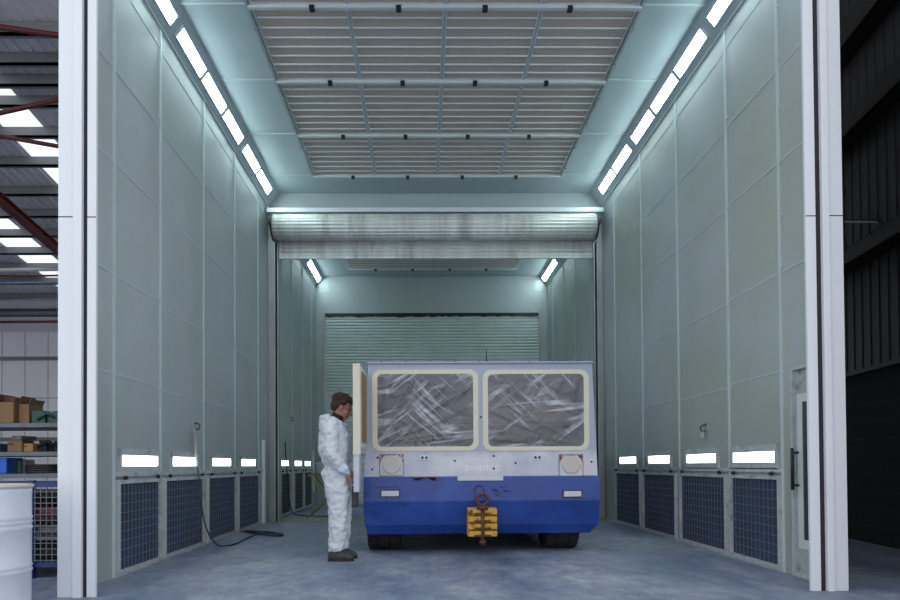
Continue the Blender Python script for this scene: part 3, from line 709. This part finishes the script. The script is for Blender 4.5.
# head
b.eball(HD(-.012, 0, .035), (.098, .077, .095), tilt, 4)
b.eball(HD(.022, 0, -.035), (.072, .062, .085), tilt, 4)
b.eball(HD(.055, 0, -.098), (.030, .034, .024), tilt, 3)                      # chin
b.eball(HD(.078, 0, .022), (.018, .050, .012), tilt, 3)                      # brow
b.tube([HD(.086, 0, .012), HD(.100, 0, -.012), HD(.113, 0, -.030)], [.009, .011, .013], 10, side=(0, 1, 0), dome=True)   # nose
b.eball(HD(.104, .010, -.034), (.009, .009, .008), tilt, 2); b.eball(HD(.104, -.010, -.034), (.009, .009, .008), tilt, 2)
b.eball(HD(.088, 0, -.060), (.013, .024, .006), tilt, 3); b.eball(HD(.086, 0, -.072), (.012, .021, .007), tilt, 3)       # lips
for s in (-1, 1):
    b.eball(HD(.060, s*.040, -.030), (.026, .020, .022), tilt, 3)            # cheeks
    b.eball(HD(-.004, s*.079, -.008), (.020, .009, .032), tilt @ RY(-.2), 3) # ears
    b.eball(HD(-.001, s*.083, -.006), (.012, .009, .022), tilt, 3)
# legs
for s, dx in ((-1, .0), (1, .018)):
    b.tube([P(-.895, .88, s*.085), P(-.875+dx*.3, .68, s*.09), P(-.868+dx*.6, .47, s*.09), P(-.885+dx, .30, s*.09), P(-.915+dx, .09, s*.095)], [.085, .070, .052, .048, .036], 16, side=(0, 1, 0), dome=True)
    b.tube([P(-.925+dx, .045, s*.095), P(-.83+dx, .04, s*.10), P(-.76+dx, .03, s*.105)], [(.035, .034), (.028, .036), (.018, .032)], 12, side=(0, 1, 0), dome=True)
# arms; right arm is on the camera side
SH = {-1: P(-.935, 1.365, -.175), 1: P(-.935, 1.365, .175)}
EL = {-1: P(-.925, 1.085, -.245), 1: P(-.90, 1.09, .235)}
WR = {-1: P(-.768, .895, -.175), 1: P(-.765, .93, .14)}
for s in (-1, 1):
    b.tube([SH[s], SH[s].lerp(EL[s], .5), EL[s], EL[s].lerp(WR[s], .4), WR[s]], [.052, .045, .037, .036, .025], 14, dome=True)
# hands
def hand(s, grip):
    w = WR[s]; d_ = (w-EL[s]).normalized(); d_ = (d_+Vector((0, 0, -.75))).normalized()
    side = Vector((0, 1, 0)) if True else None; side = (side-d_*side.dot(d_)).normalized()
    nrm = d_.cross(side)                                    # towards the front
    k = w+d_*.085
    b.tube([w-d_*.01, w+d_*.03, k], [(.017, .024), (.018, .038), (.014, .040)], 14, side=side, dome=True)
    cur = -nrm if nrm.x < 0 else nrm
    for i, (o_, ln) in enumerate(((.031, .070), (.011, .078), (-.010, .073), (-.029, .058))):
        p0 = k+side*o_*1.0-d_*.012; p1 = k+side*o_*1.05+d_*ln*.40+cur*.008; p2 = p1+(d_*.6+cur*.8).normalized()*ln*.36; p3 = p2+(d_*-.1+cur*1.).normalized()*ln*.28
        b.tube([p0, p1, p2, p3], [.0095, .0092, .0085, .0075], 8, dome=True)
    th0 = w+d_*.03+side*(-s)*.0+side*.034; th1 = th0+side*.022+d_*.022+cur*.015; th2 = th1+(d_*.8+cur*.6).normalized()*.032; th3 = th2+(d_*.8+cur*.5-side*.4).normalized()*.026
    b.tube([th0, th1, th2, th3], [.013, .0115, .010, .0085], 8, dome=True)
    return k+d_*.035+cur*.03
g1 = hand(-1, True); g2 = hand(1, False)
body = b.build('person', M['skin']); body.location = (px, py, 0)
rem(body, .0055, 3)
tag(body, 'person in a white hooded coverall looking down beside the open vehicle door', 'person')
# eyes
for s in (-1, 1): MB().eball(HD(.074, s*.030, .006), (.013, .014, .010), tilt, 3).build('eye', M['eye'], body)
# hair
hb = MB(); hb.eball(HD(-.030, 0, .050), (.103, .090, .088), tilt, 4); hb.eball(HD(-.070, 0, .0), (.056, .074, .070), tilt, 3)
hb.eball(HD(.040, 0, .095), (.055, .072, .036), tilt, 3)
for s in (-1, 1): hb.eball(HD(-.030, s*.066, .015), (.034, .020, .040), tilt, 3)
for k in range(90):
    a_ = R.uniform(0, 2*PI); e_ = R.uniform(.05, 1.35); dv = Vector((math.cos(a_)*math.cos(e_), math.sin(a_)*math.cos(e_), math.sin(e_)))
    if dv.x > .55 and dv.z < .75: continue
    hb.eball(HD(-.030+.104*dv.x, .090*dv.y, .050+.090*dv.z), (.017, .015, .014), tilt, 2)
hair = hb.build('hair', M['hair'], body); rem(hair, .006, 1, [(.02, .022)])
# collar of a dark shirt
cb = MB(); cb.tube([P(-.905, 1.425), P(-.880, 1.475), P(-.868, 1.50)], [(.076, .082), (.070, .072), (.064, .066)], 24, side=(0, 1, 0)); cb.build('shirt_collar', M['cloth'], body)
# coverall
c = MB()
c.tube([P(-.905, .84), P(-.905, .90), P(-.898, .965), P(-.905, 1.03), P(-.913, 1.15), P(-.915, 1.27), P(-.920, 1.36), P(-.915, 1.42), P(-.895, 1.462)],
       [(.140, .170), (.148, .180), (.122, .155), (.152, .180), (.166, .195), (.160, .200), (.135, .190), (.102, .115), (.074, .078)], 28, side=(0, 1, 0), dome=False)
c.tube([P(-1.00, 1.43), P(-1.025, 1.40), P(-1.03, 1.36)], [(.045, .10), (.055, .11), (.04, .09)], 20, side=(0, 1, 0), dome=True)      # hood bunched behind the neck
c.tube([P(-.975, 1.47, -.085), P(-1.03, 1.455, -.04), P(-1.045, 1.45, 0), P(-1.03, 1.455, .04), P(-.975, 1.47, .085)], .036, 14, dome=True)
c.tube([P(-.985, 1.455, -.075), P(-.92, 1.435, -.100), P(-.84, 1.41, -.07), P(-.80, 1.39, 0), P(-.84, 1.41, .07), P(-.92, 1.435, .10), P(-.985, 1.455, .075)], .024, 12, dome=True)
for s, dx in ((-1, .0), (1, .018)):
    c.tube([P(-.900, .90, s*.085), P(-.878+dx*.3, .74, s*.095), P(-.868+dx*.5, .60, s*.098), P(-.872+dx*.8, .42, s*.098), P(-.880+dx, .25, s*.098), P(-.885+dx, .14, s*.098), P(-.883+dx, .105, s*.098)],
           [(.135, .098), (.126, .105), (.115, .100), (.098, .090), (.090, .084), (.082, .076), (.078, .072)], 22, side=(0, 1, 0))
for s in (-1, 1):
    S, E, W = SH[s], EL[s], WR[s]
    c.tube([S+Vector((0, -s*.03, .02)), S.lerp(E, .3)+Vector((0, s*.01, 0)), S.lerp(E, .7), E, E.lerp(W, .35), E.lerp(W, .75), E.lerp(W, .93), W-(W-E).normalized()*.002],
           [.078, .083, .076, .070, .070, .058, .042, .038], 20, dome=True)
suit = c.build('coverall', M['suit'], body); rem(suit, .009, 2, [(.11, .042), (.045, .026)])
# shoes
for s, dx in ((-1, .0), (1, .018)):
    sh = MB()
    q = lambda x, z, y=0: P(-.85+(x+.85)*.90+dx+.008, z, s*.100+y)
    sh.tube([q(-.955, .055), q(-.90, .062), q(-.82, .055), q(-.76, .042), q(-.735, .036)], [(.050, .040), (.055, .046), (.047, .052), (.036, .054), (.028, .046)], 18, side=(0, 1, 0), dome=True)
    sh.tube([q(-.925, .06), q(-.915, .13)], [(.060, .048), (.055, .046)], 18, side=(0, 1, 0))
    shoe = sh.build('shoe', M['shoe'], body); rem(shoe, .008, 3)
    so = MB(); so.prism([(-.85+(x+.85)*.90+.008-px+dx, y+s*.100) for x, y in ((-.995, -.030), (-1.0, .0), (-.995, .030), (-.93, .045), (-.80, .058), (-.735, .050), (-.705, .0), (-.735, -.050), (-.80, -.058), (-.93, -.045))], 2, .001, .028); so.build('sole', M['rubber'], shoe)
# hand tool held in the right hand
tx, ty, tz = px+g1.x+.004, py+g1.y, g1.z
tt = thing('hand_sander', 'dark slim hand tool hanging from the hand of the person', 'tool', (tx, ty, tz-.24))
MB().box((-.030, -.045, 0), (.030, .045, .21), .012).build('sanding_pad', M['dark'], tt)
MB().tube([(-.0, 0, .19), (.0, 0, .27)], [.016, .018], 10).build('handle', M['black'], tt)

# ------------------------------------------------------------------ trestle and things beyond the shutter
t = thing('folding_trestle', 'yellowish folding trestle with crossed legs behind the person', 'trestle', (-1.70, 12.45, 0))
for y in (-.22, .22):
    MB().tube([(-.34, y, .78), (.30, y, .02)], .014, 10).build('leg', M['ylw'], t)
    MB().tube([(-.42, y, .02), (.34, y, .78)], .014, 10).build('leg', M['ylw'], t)
MB().tube([(-.36, -.28, .80), (-.36, .28, .80)], .022, 10).tube([(-.36, -.22, .80), (.36, -.22, .80)], .018, 10).tube([(-.36, .22, .80), (.36, .22, .80)], .018, 10).tube([(.36, -.28, .80), (.36, .28, .80)], .022, 10).build('top_frame', M['ylw'], t)
sh = MB(); sh.tube([(0, 0, 0), (0, 0, .012), (0, 0, .18), (0, 0, .20)], [.095, .10, .13, .135], 24); sb = sh.build('bucket', M['pale']); sb.location = (-1.86, 12.45, .842)
tag(sb, 'pale blue bucket standing on the folding trestle', 'bucket')
MB().tube([(.13*math.cos(a_), .0, .2+.06*math.sin(a_)) for a_ in [PI*k/10 for k in range(11)]], .004, 6).build('handle', M['dark'], sb)
mb = MB().box((-1.95, 12.22, .79), (-1.35, 12.68, .82)); 
o = MB().box((-.34, -.24, 0), (.34, .24, .018), .004).build('plank', M['card'], ); o.location = (-1.70, 12.45, .823); tag(o, 'thin board lying across the top of the folding trestle', 'board')
mb.bm.free()

# ------------------------------------------------------------------ shed, left side
def rz_(y): return 11.94-.152*y
RT = .10
# roof with two visible skylight strips and two unseen ones added for light
mb = MB()
SK = [(-10.35, -9.35), (-14.1, -12.9), (-22.6, -21), (-6.6, -5.2)]
segs = [(-24, -22.6), (-21, -14.1), (-12.9, -10.35), (-9.35, -6.6), (-5.2, 9)]
for a_, c_ in segs:
    mb.quadprism([(a_, 4.2, rz_(4.2)), (c_, 4.2, rz_(4.2)), (c_, 32, rz_(32)), (a_, 32, rz_(32))], [(a_, 4.2, rz_(4.2)+.05), (c_, 4.2, rz_(4.2)+.05), (c_, 32, rz_(32)+.05), (a_, 32, rz_(32)+.05)])
for a_, c_ in SK: mb.quadprism([(a_, 4.2, rz_(4.2)), (c_, 4.2, rz_(4.2)), (c_, 12.5, rz_(12.5)), (a_, 12.5, rz_(12.5))], [(a_, 4.2, rz_(4.2)+.05), (c_, 4.2, rz_(4.2)+.05), (c_, 12.5, rz_(12.5)+.05), (a_, 12.5, rz_(12.5)+.05)])
# corrugation ribs
mb.mi = 0; x = -16.
while x < -6.5:
    if not any(a_-.05 < x < c_+.05 for a_, c_ in SK):
        mb.quadprism([(x, 12.5, rz_(12.5)-.03), (x+.06, 12.5, rz_(12.5)-.03), (x+.06, 31, rz_(31)-.03), (x, 31, rz_(31)-.03)], [(x-.02, 12.5, rz_(12.5)), (x+.08, 12.5, rz_(12.5)), (x+.08, 31, rz_(31)), (x-.02, 31, rz_(31))])
    x += .25
struct(mb, 'ceiling_shed', M['roof'])
for k, (a_, c_) in enumerate(SK):
    o = MB().quadprism([(a_, 12.5, rz_(12.5)+.01), (c_, 12.5, rz_(12.5)+.01), (c_, 32, rz_(32)+.01), (a_, 32, rz_(32)+.01)], [(a_, 12.5, rz_(12.5)+.015), (c_, 12.5, rz_(12.5)+.015), (c_, 32, rz_(32)+.015), (a_, 32, rz_(32)+.015)])
    struct(o, 'window_%d' % (k+1), M['sky'])
on = ['topmost in view', 'second down', 'third down', 'fourth down', 'fifth down', 'sixth down', 'seventh down', 'eighth down', 'ninth down', 'tenth down', 'eleventh down', 'twelfth down', 'thirteenth down', 'fourteenth down']
for y, w in zip((13.4, 14.2, 14.83, 15.5, 16.6, 17.8, 19.2, 20.4, 21.6, 22.8, 24., 25.2, 26.6, 28.4), on):
    o = MB().box((-23, -.04, -.24), (-3.2, .04, 0)).box((-23, -.04, -.24), (-3.2, .12, -.21)).build('roof_purlin', M['purlin']); o.location = (0, y, rz_(y)-.035)
    tag(o, 'grey steel purlin under the shed roof at far left, %s' % w, 'purlin', 'shed roof purlins')
# red rafter
x = -11.7; mb = MB()
for (z0, z1, hw) in ((-.50, -.47, .13), (-.47, -.30, .02), (-.30, -.27, .13)):
    mb.quadprism([(x-hw, 9, rz_(9)+z0-.28), (x+hw, 9, rz_(9)+z0-.28), (x+hw, 30.9, rz_(30.9)+z0-.28), (x-hw, 30.9, rz_(30.9)+z0-.28)], [(x-hw, 9, rz_(9)+z1-.28), (x+hw, 9, rz_(9)+z1-.28), (x+hw, 30.9, rz_(30.9)+z1-.28), (x-hw, 30.9, rz_(30.9)+z1-.28)])
tag(mb.build('roof_rafter', M['redst']), 'thick dark red rafter running down under the shed roof', 'rafter')
def brace(u0, v0, u1, v1, Y, r, label, m_='redst', nm_='roof_brace', cat='brace', ex=.6):
    a_, c_ = at(u0, v0, Y=Y), at(u1, v1, Y=Y); d_ = (c_-a_); a2 = a_-d_*ex; c2 = c_+d_*ex*.4
    o = MB().tube([a2, c2], r, 10).build(nm_, M[m_]); tag(o, label, cat, 'red roof braces' if cat == 'brace' else 'overhead pipes in the shed')
brace(0, 27, 62, 36, 13.2, .055, 'dark red brace under the shed roof, topmost of three')
brace(0, 113, 62, 99, 13.7, .05, 'dark red brace under the shed roof, rising to the right')
brace(0, 136, 62, 147, 14.5, .045, 'thin dark red brace sloping down to the right under the skylight')
for vv, r, m_, l in ((270, .06, 'pipe', 'pale overhead pipe in the shed, thickest and topmost'), (276, .035, 'redst', 'red overhead pipe just under the pale pipe'), (283, .03, 'bpipe', 'bluish overhead pipe in the shed'), (300, .035, 'purlin', 'dark overhead rail above the black pipe'), (310, .05, 'black', 'black overhead pipe in the shed'), (322, .05, 'redst', 'red overhead pipe, lowest in the shed')):
    brace(0, vv, 62, vv-.5, 23+(vv-270)*.02, r, l, m_, 'service_pipe', 'pipe', 3.)
# shed walls
mb = MB().box((-24, 31, 0), (-2.9, 31.2, 7.4)); mb.mi = 1
for z in (2.2, 5.9): mb.box((-24, 30.9, z), (-2.9, 31, z+.16))
mb.mi = 2; mb.box((-24, 30.96, 4.15), (-2.9, 31, 4.19))
x = -23.5
while x < -3: mb.box((x, 30.985, 0), (x+.03, 31, 7.2)); x += 1.05
struct(mb, 'wall_shed_back', [M['clad'], M['purlin'], M['steel']])
struct(MB().box((-24.2, 4, 0), (-24, 31.2, 12)), 'wall_shed_left', M['clad'])
o = MB().tube([(-2.9, 4.6, 0), (-2.9, 4.6, 3)], .05).bm.free()
# shelving
sh = thing('storage_shelving', 'blue post storage shelving loaded with boxes at far left', 'shelving', (-4.2, 8.0, 0))
for x in (-1.5, .16):
    for y in (0.05, .75): MB().box((x-.03, y-.03, 0), (x+.03, y+.03, 1.62 if y < .5 else 1.62), .004).build('post', M['bluest'], sh)
for z in (.85, 1.11, 1.45):
    MB().box((-1.6, 0, z), (1.15, .8, z+.05), .004).build('shelf_board', M['shelf'], sh)
for x in (1.08,):
    for y in (.05, .75): MB().box((x-.03, y-.03, 0), (x+.03, y+.03, 1.45)).build('post', M['bluest'], sh)
def on_shelf(u0, u1, zb, h, y, d_, m_, label, cat, nm_, flaps=False, rz=0.):
    a_ = at(u0, 440, Y=y).x; c_ = at(u1, 440, Y=y).x; w_ = (c_-a_)/2
    mb = MB()
    if flaps:
        mb.plate([(-w_, -d_/2), (w_, -d_/2), (w_, d_/2), (-w_, d_/2)], [[(-w_+.008, -d_/2+.008), (w_-.008, -d_/2+.008), (w_-.008, d_/2-.008), (-w_+.008, d_/2-.008)]], 2, 0, h)
        mb.box((-w_, -d_/2, 0), (w_, d_/2, .01))
        o = mb.build(nm_, M[m_]); MB().quadprism([(w_-.006, -d_/2, h), (w_, -d_/2, h), (w_, d_/2, h), (w_-.006, d_/2, h)], [(w_+.02, -d_/2, h+.06), (w_+.026, -d_/2, h+.06), (w_+.026, d_/2, h+.06), (w_+.02, d_/2, h+.06)]).build('flap', M[m_], o)
        MB().quadprism([(-w_, -d_/2, h), (-w_+.006, -d_/2, h), (-w_+.006, d_/2, h), (-w_, d_/2, h)], [(-w_+.03, -d_/2, h+.10), (-w_+.036, -d_/2, h+.10), (-w_+.036, d_/2, h+.10), (-w_+.03, d_/2, h+.10)]).build('flap', M[m_], o)
    else:
        mb.box((-w_, -d_/2, 0), (w_, d_/2, h), .012); o = mb.build(nm_, M[m_])
        MB().box((-w_*.8, -d_/2-.006, h*.6), (-w_*.3, -d_/2+.003, h*.72)).build('carry_slot', M['black'], o)
    o.location = ((a_+c_)/2, y, zb+.003); o.rotation_euler.z = rz; tag(o, label, cat)
on_shelf(4, 22, 1.50, .26, 8.30, .35, 'card', 'brown cardboard box on the top shelf, leftmost', 'box', 'cardboard_box', True)
on_shelf(26, 36, 1.50, .24, 8.35, .3, 'card', 'open cardboard box with raised flap on the top shelf', 'box', 'cardboard_box', True)
on_shelf(8, 19, 1.765, .06, 8.30, .2, 'redst', 'small reddish tray lying on top of the leftmost cardboard box', 'tray', 'parts_tray')
def heap(nm_, label, cat, u, z, y, rr, m_, seed):
    q = random.Random(seed); mb = MB(); c_ = at(u, 440, Y=y).x
    for k in range(7):
        x_ = q.uniform(-rr, rr); s_ = q.uniform(.04, .085)
        mb.box((x_-s_, q.uniform(-.12, -.05), 0), (x_+s_, q.uniform(.05, .12), q.uniform(.05, .16)), .01, rot=Matrix.Rotation(q.uniform(-.4, .4), 3, 'Z'))
    mb.tube([(-rr, -.1, .05), (0, -.13, .13), (rr, -.08, .04)], .02, 8)
    o = mb.build(nm_, M[m_]); o.location = (c_, y, z+.003); tag(o, label, cat)
heap('machine_part', 'dark machine part on the top shelf beside the cardboard boxes', 'machine part', 53, 1.50, 8.3, .13, 'green', 3)
heap('machine_part', 'dark machine part at the right end of the middle shelf', 'machine part', 53, 1.16, 8.3, .14, 'rubber', 4)
on_shelf(14, 28, 1.16, .14, 8.28, .3, 'card', 'flat brown parcel on the middle shelf', 'box', 'parcel', False, .1)
on_shelf(19, 30, 1.305, .05, 8.28, .25, 'shelf', 'dark flat packet on top of the brown parcel', 'packet', 'packet', False, -.2)
on_shelf(31, 41, 1.16, .10, 8.25, .28, 'kraft', 'worn brown carton on the middle shelf right of the parcel', 'box', 'carton', False, -.1)
on_shelf(0, 15.5, .90, .19, 8.22, .35, 'bluep', 'bright blue plastic crate on the lowest shelf', 'crate', 'plastic_crate')
on_shelf(17.5, 22, .90, .16, 8.20, .05, 'green', 'green bottle standing beside the blue crate', 'bottle', 'bottle')
on_shelf(1, 8, 1.16, .10, 8.25, .30, 'bluest', 'dark blue tray on the middle shelf above the blue crate', 'tray', 'tray')
on_shelf(23.5, 31, .90, .17, 8.45, .18, 'clad', 'white carton on the lowest shelf behind the hose coil', 'box', 'carton')
mb = MB(); cx_ = at(43, 440, Y=8.2).x
for k in range(4): mb.tube([(.20*math.cos(t_), .12*math.sin(t_), .018+k*.026) for t_ in [2*PI*j/24 for j in range(25)]], .014, 8)
o = mb.build('hose_coil', M['hose']); o.location = (cx_, 8.22, .903); tag(o, 'black coiled hose on the lowest shelf', 'hose')
# cage stillage
cg = thing('mesh_stillage', 'dark blue steel cage with wire mesh sides beside the white drum', 'stillage', (-3.55, 5.95, 0))
for x, y in ((-.85, 0), (.11, 0), (-.85, .8), (.66, .8), (.66, 0)): MB().box((x-.028, y-.028, 0), (x+.028, y+.028, .86 if x != .66 else .84), .004).build('post', M['bluest'], cg)
MB().box((-.85, 0, .10), (.66, .8, .14)).build('base', M['bluest'], cg)
mb = MB().box((-.85, -.02, .80), (.66, .02, .84)).box((-.85, .78, .80), (.66, .82, .84)).box((.64, 0, .80), (.68, .8, .84)); mb.build('top_rail', M['bluest'], cg)
mb = MB(); x = -.85
while x < .66: mb.box((x-.003, -.02, .14), (x+.003, -.014, .80)); x += .05
z = .16
while z < .80: mb.box((-.85, -.024, z-.003), (.66, -.018, z+.003)); z += .05
mb.build('wire_mesh', M['purlin'], cg)
for k, (z, l, m_) in enumerate(((.142, 'bottom', 'rubber'), (.34, 'second', 'purlin'), (.50, 'third', 'pink'), (.64, 'topmost', 'rubber'))):
    mb = MB().box((-.75, .12, 0), (.56, .70, .12), .02).tube([(-.6, .1, .06), (.1, .07, .08), (.5, .1, .05)], .03, 8)
    o = mb.build('stored_part', M[m_]); o.location = (-3.55, 5.95, z+.002); tag(o, '%s layer of dark parts inside the wire mesh cage, seen through the mesh' % l, 'stored part', 'parts inside the cage')
# drum
dr_ = thing('steel_drum', 'white ribbed steel drum standing at the lower left edge', 'drum', (-2.985, 4.60, 0))
prof = [(.285, 0), (.292, .012), (.285, .03)]
for zc in (.27, .30, .56, .60, .63): prof += [(.285, zc-.014), (.294, zc), (.285, zc+.014)]
prof = sorted(set(prof), key=lambda q: q[1])+[(.285, .80), (.288, .835)]
n_ = 48
MB().loft([[(r*math.cos(2*PI*k/n_), r*math.sin(2*PI*k/n_), z) for k in range(n_)] for r, z in prof]).build('shell', M['drum'], dr_)
MB().loft([[(r*math.cos(2*PI*k/n_), r*math.sin(2*PI*k/n_), z) for k in range(n_)] for r, z in ((.288, .835), (.297, .838), (.297, .858), (.28, .860), (.27, .848))]).build('rim', M['drumtop'], dr_)
# ------------------------------------------------------------------ right side of the shed
dirv = Vector((.134, 1, 0)).normalized()
W0 = Vector((5.53, 8.7, 0)); rotz = -math.atan2(.134, 1)
def wallobj(mb, nm_, m_): 
    o = mb.build(nm_, m_); o.location = W0; o.rotation_euler.z = rotz; return o
mb = MB().box((0.02, -4.3, 2.08), (.15, 11, 12)); y = -4.2
while y < 10: mb.box((.012, y, 2.10), (.03, y+.02, 12)); y += .2
wallobj(mb, 'wall_shed_right', M['clad_d'])['kind'] = 'structure'
mb = MB().box((-.05, -4.3, 0), (.15, 11, 2.06)); wallobj(mb, 'wall_shed_base', M['block'])['kind'] = 'structure'
mb = MB().box((-.12, -4.3, 2.06), (.1, 11, 2.12)); wallobj(mb, 'trim_%d' % n, M['clad_d'])['kind'] = 'structure'; n += 1
for z, hh, w in ((6.15, .30, 'highest of three'), (5.02, .26, 'middle of three'), (3.42, .20, 'lowest of three')):
    mb = MB().box((-.22, -4.2, z), (-.20, 11, z+hh)).box((-.22, -4.2, z), (0, 11, z+.02)).box((-.22, -4.2, z+hh-.02), (0, 11, z+hh))
    o = wallobj(mb, 'wall_rail', M['beam_d']); tag(o, 'black steel rail across the dark cladding at far right, %s' % w, 'rail', 'rails on the dark wall')
p = [at(846, 221, Y=8.45), at(878, 221, Y=7.9), at(881, 224, Y=7.85), at(880, 240, Y=7.85)]
tag(MB().tube(p, .022, 8).build('bent_conduit', M['black']), 'thin black bent conduit in front of the dark cladding', 'conduit')
# unseen wall added to keep daylight off the dark right side
struct(MB().box((3.65, 4.0, 0), (5.1, 4.2, 11.3)), 'wall_light_block', M['clad_d'])

# ------------------------------------------------------------------ light
wd = bpy.data.worlds.new('overcast_sky'); bpy.context.scene.world = wd; wd.use_nodes = True
nt = wd.node_tree; bg = nt.nodes['Background']; bg.inputs[0].default_value = (.90, .94, 1., 1); bg.inputs[1].default_value = SKY
s = bpy.context.scene
s.view_settings.view_transform = 'Standard'; s.view_settings.look = 'None'; s.view_settings.gamma = 1; s.view_settings.exposure = 0
s.cycles.use_denoising = True; s.cycles.max_bounces = 8; s.cycles.diffuse_bounces = 5; s.cycles.transparent_max_bounces = 12
try: s.cycles.denoiser = 'OPENIMAGEDENOISE'
except Exception: pass
s.cycles.sample_clamp_indirect = 8
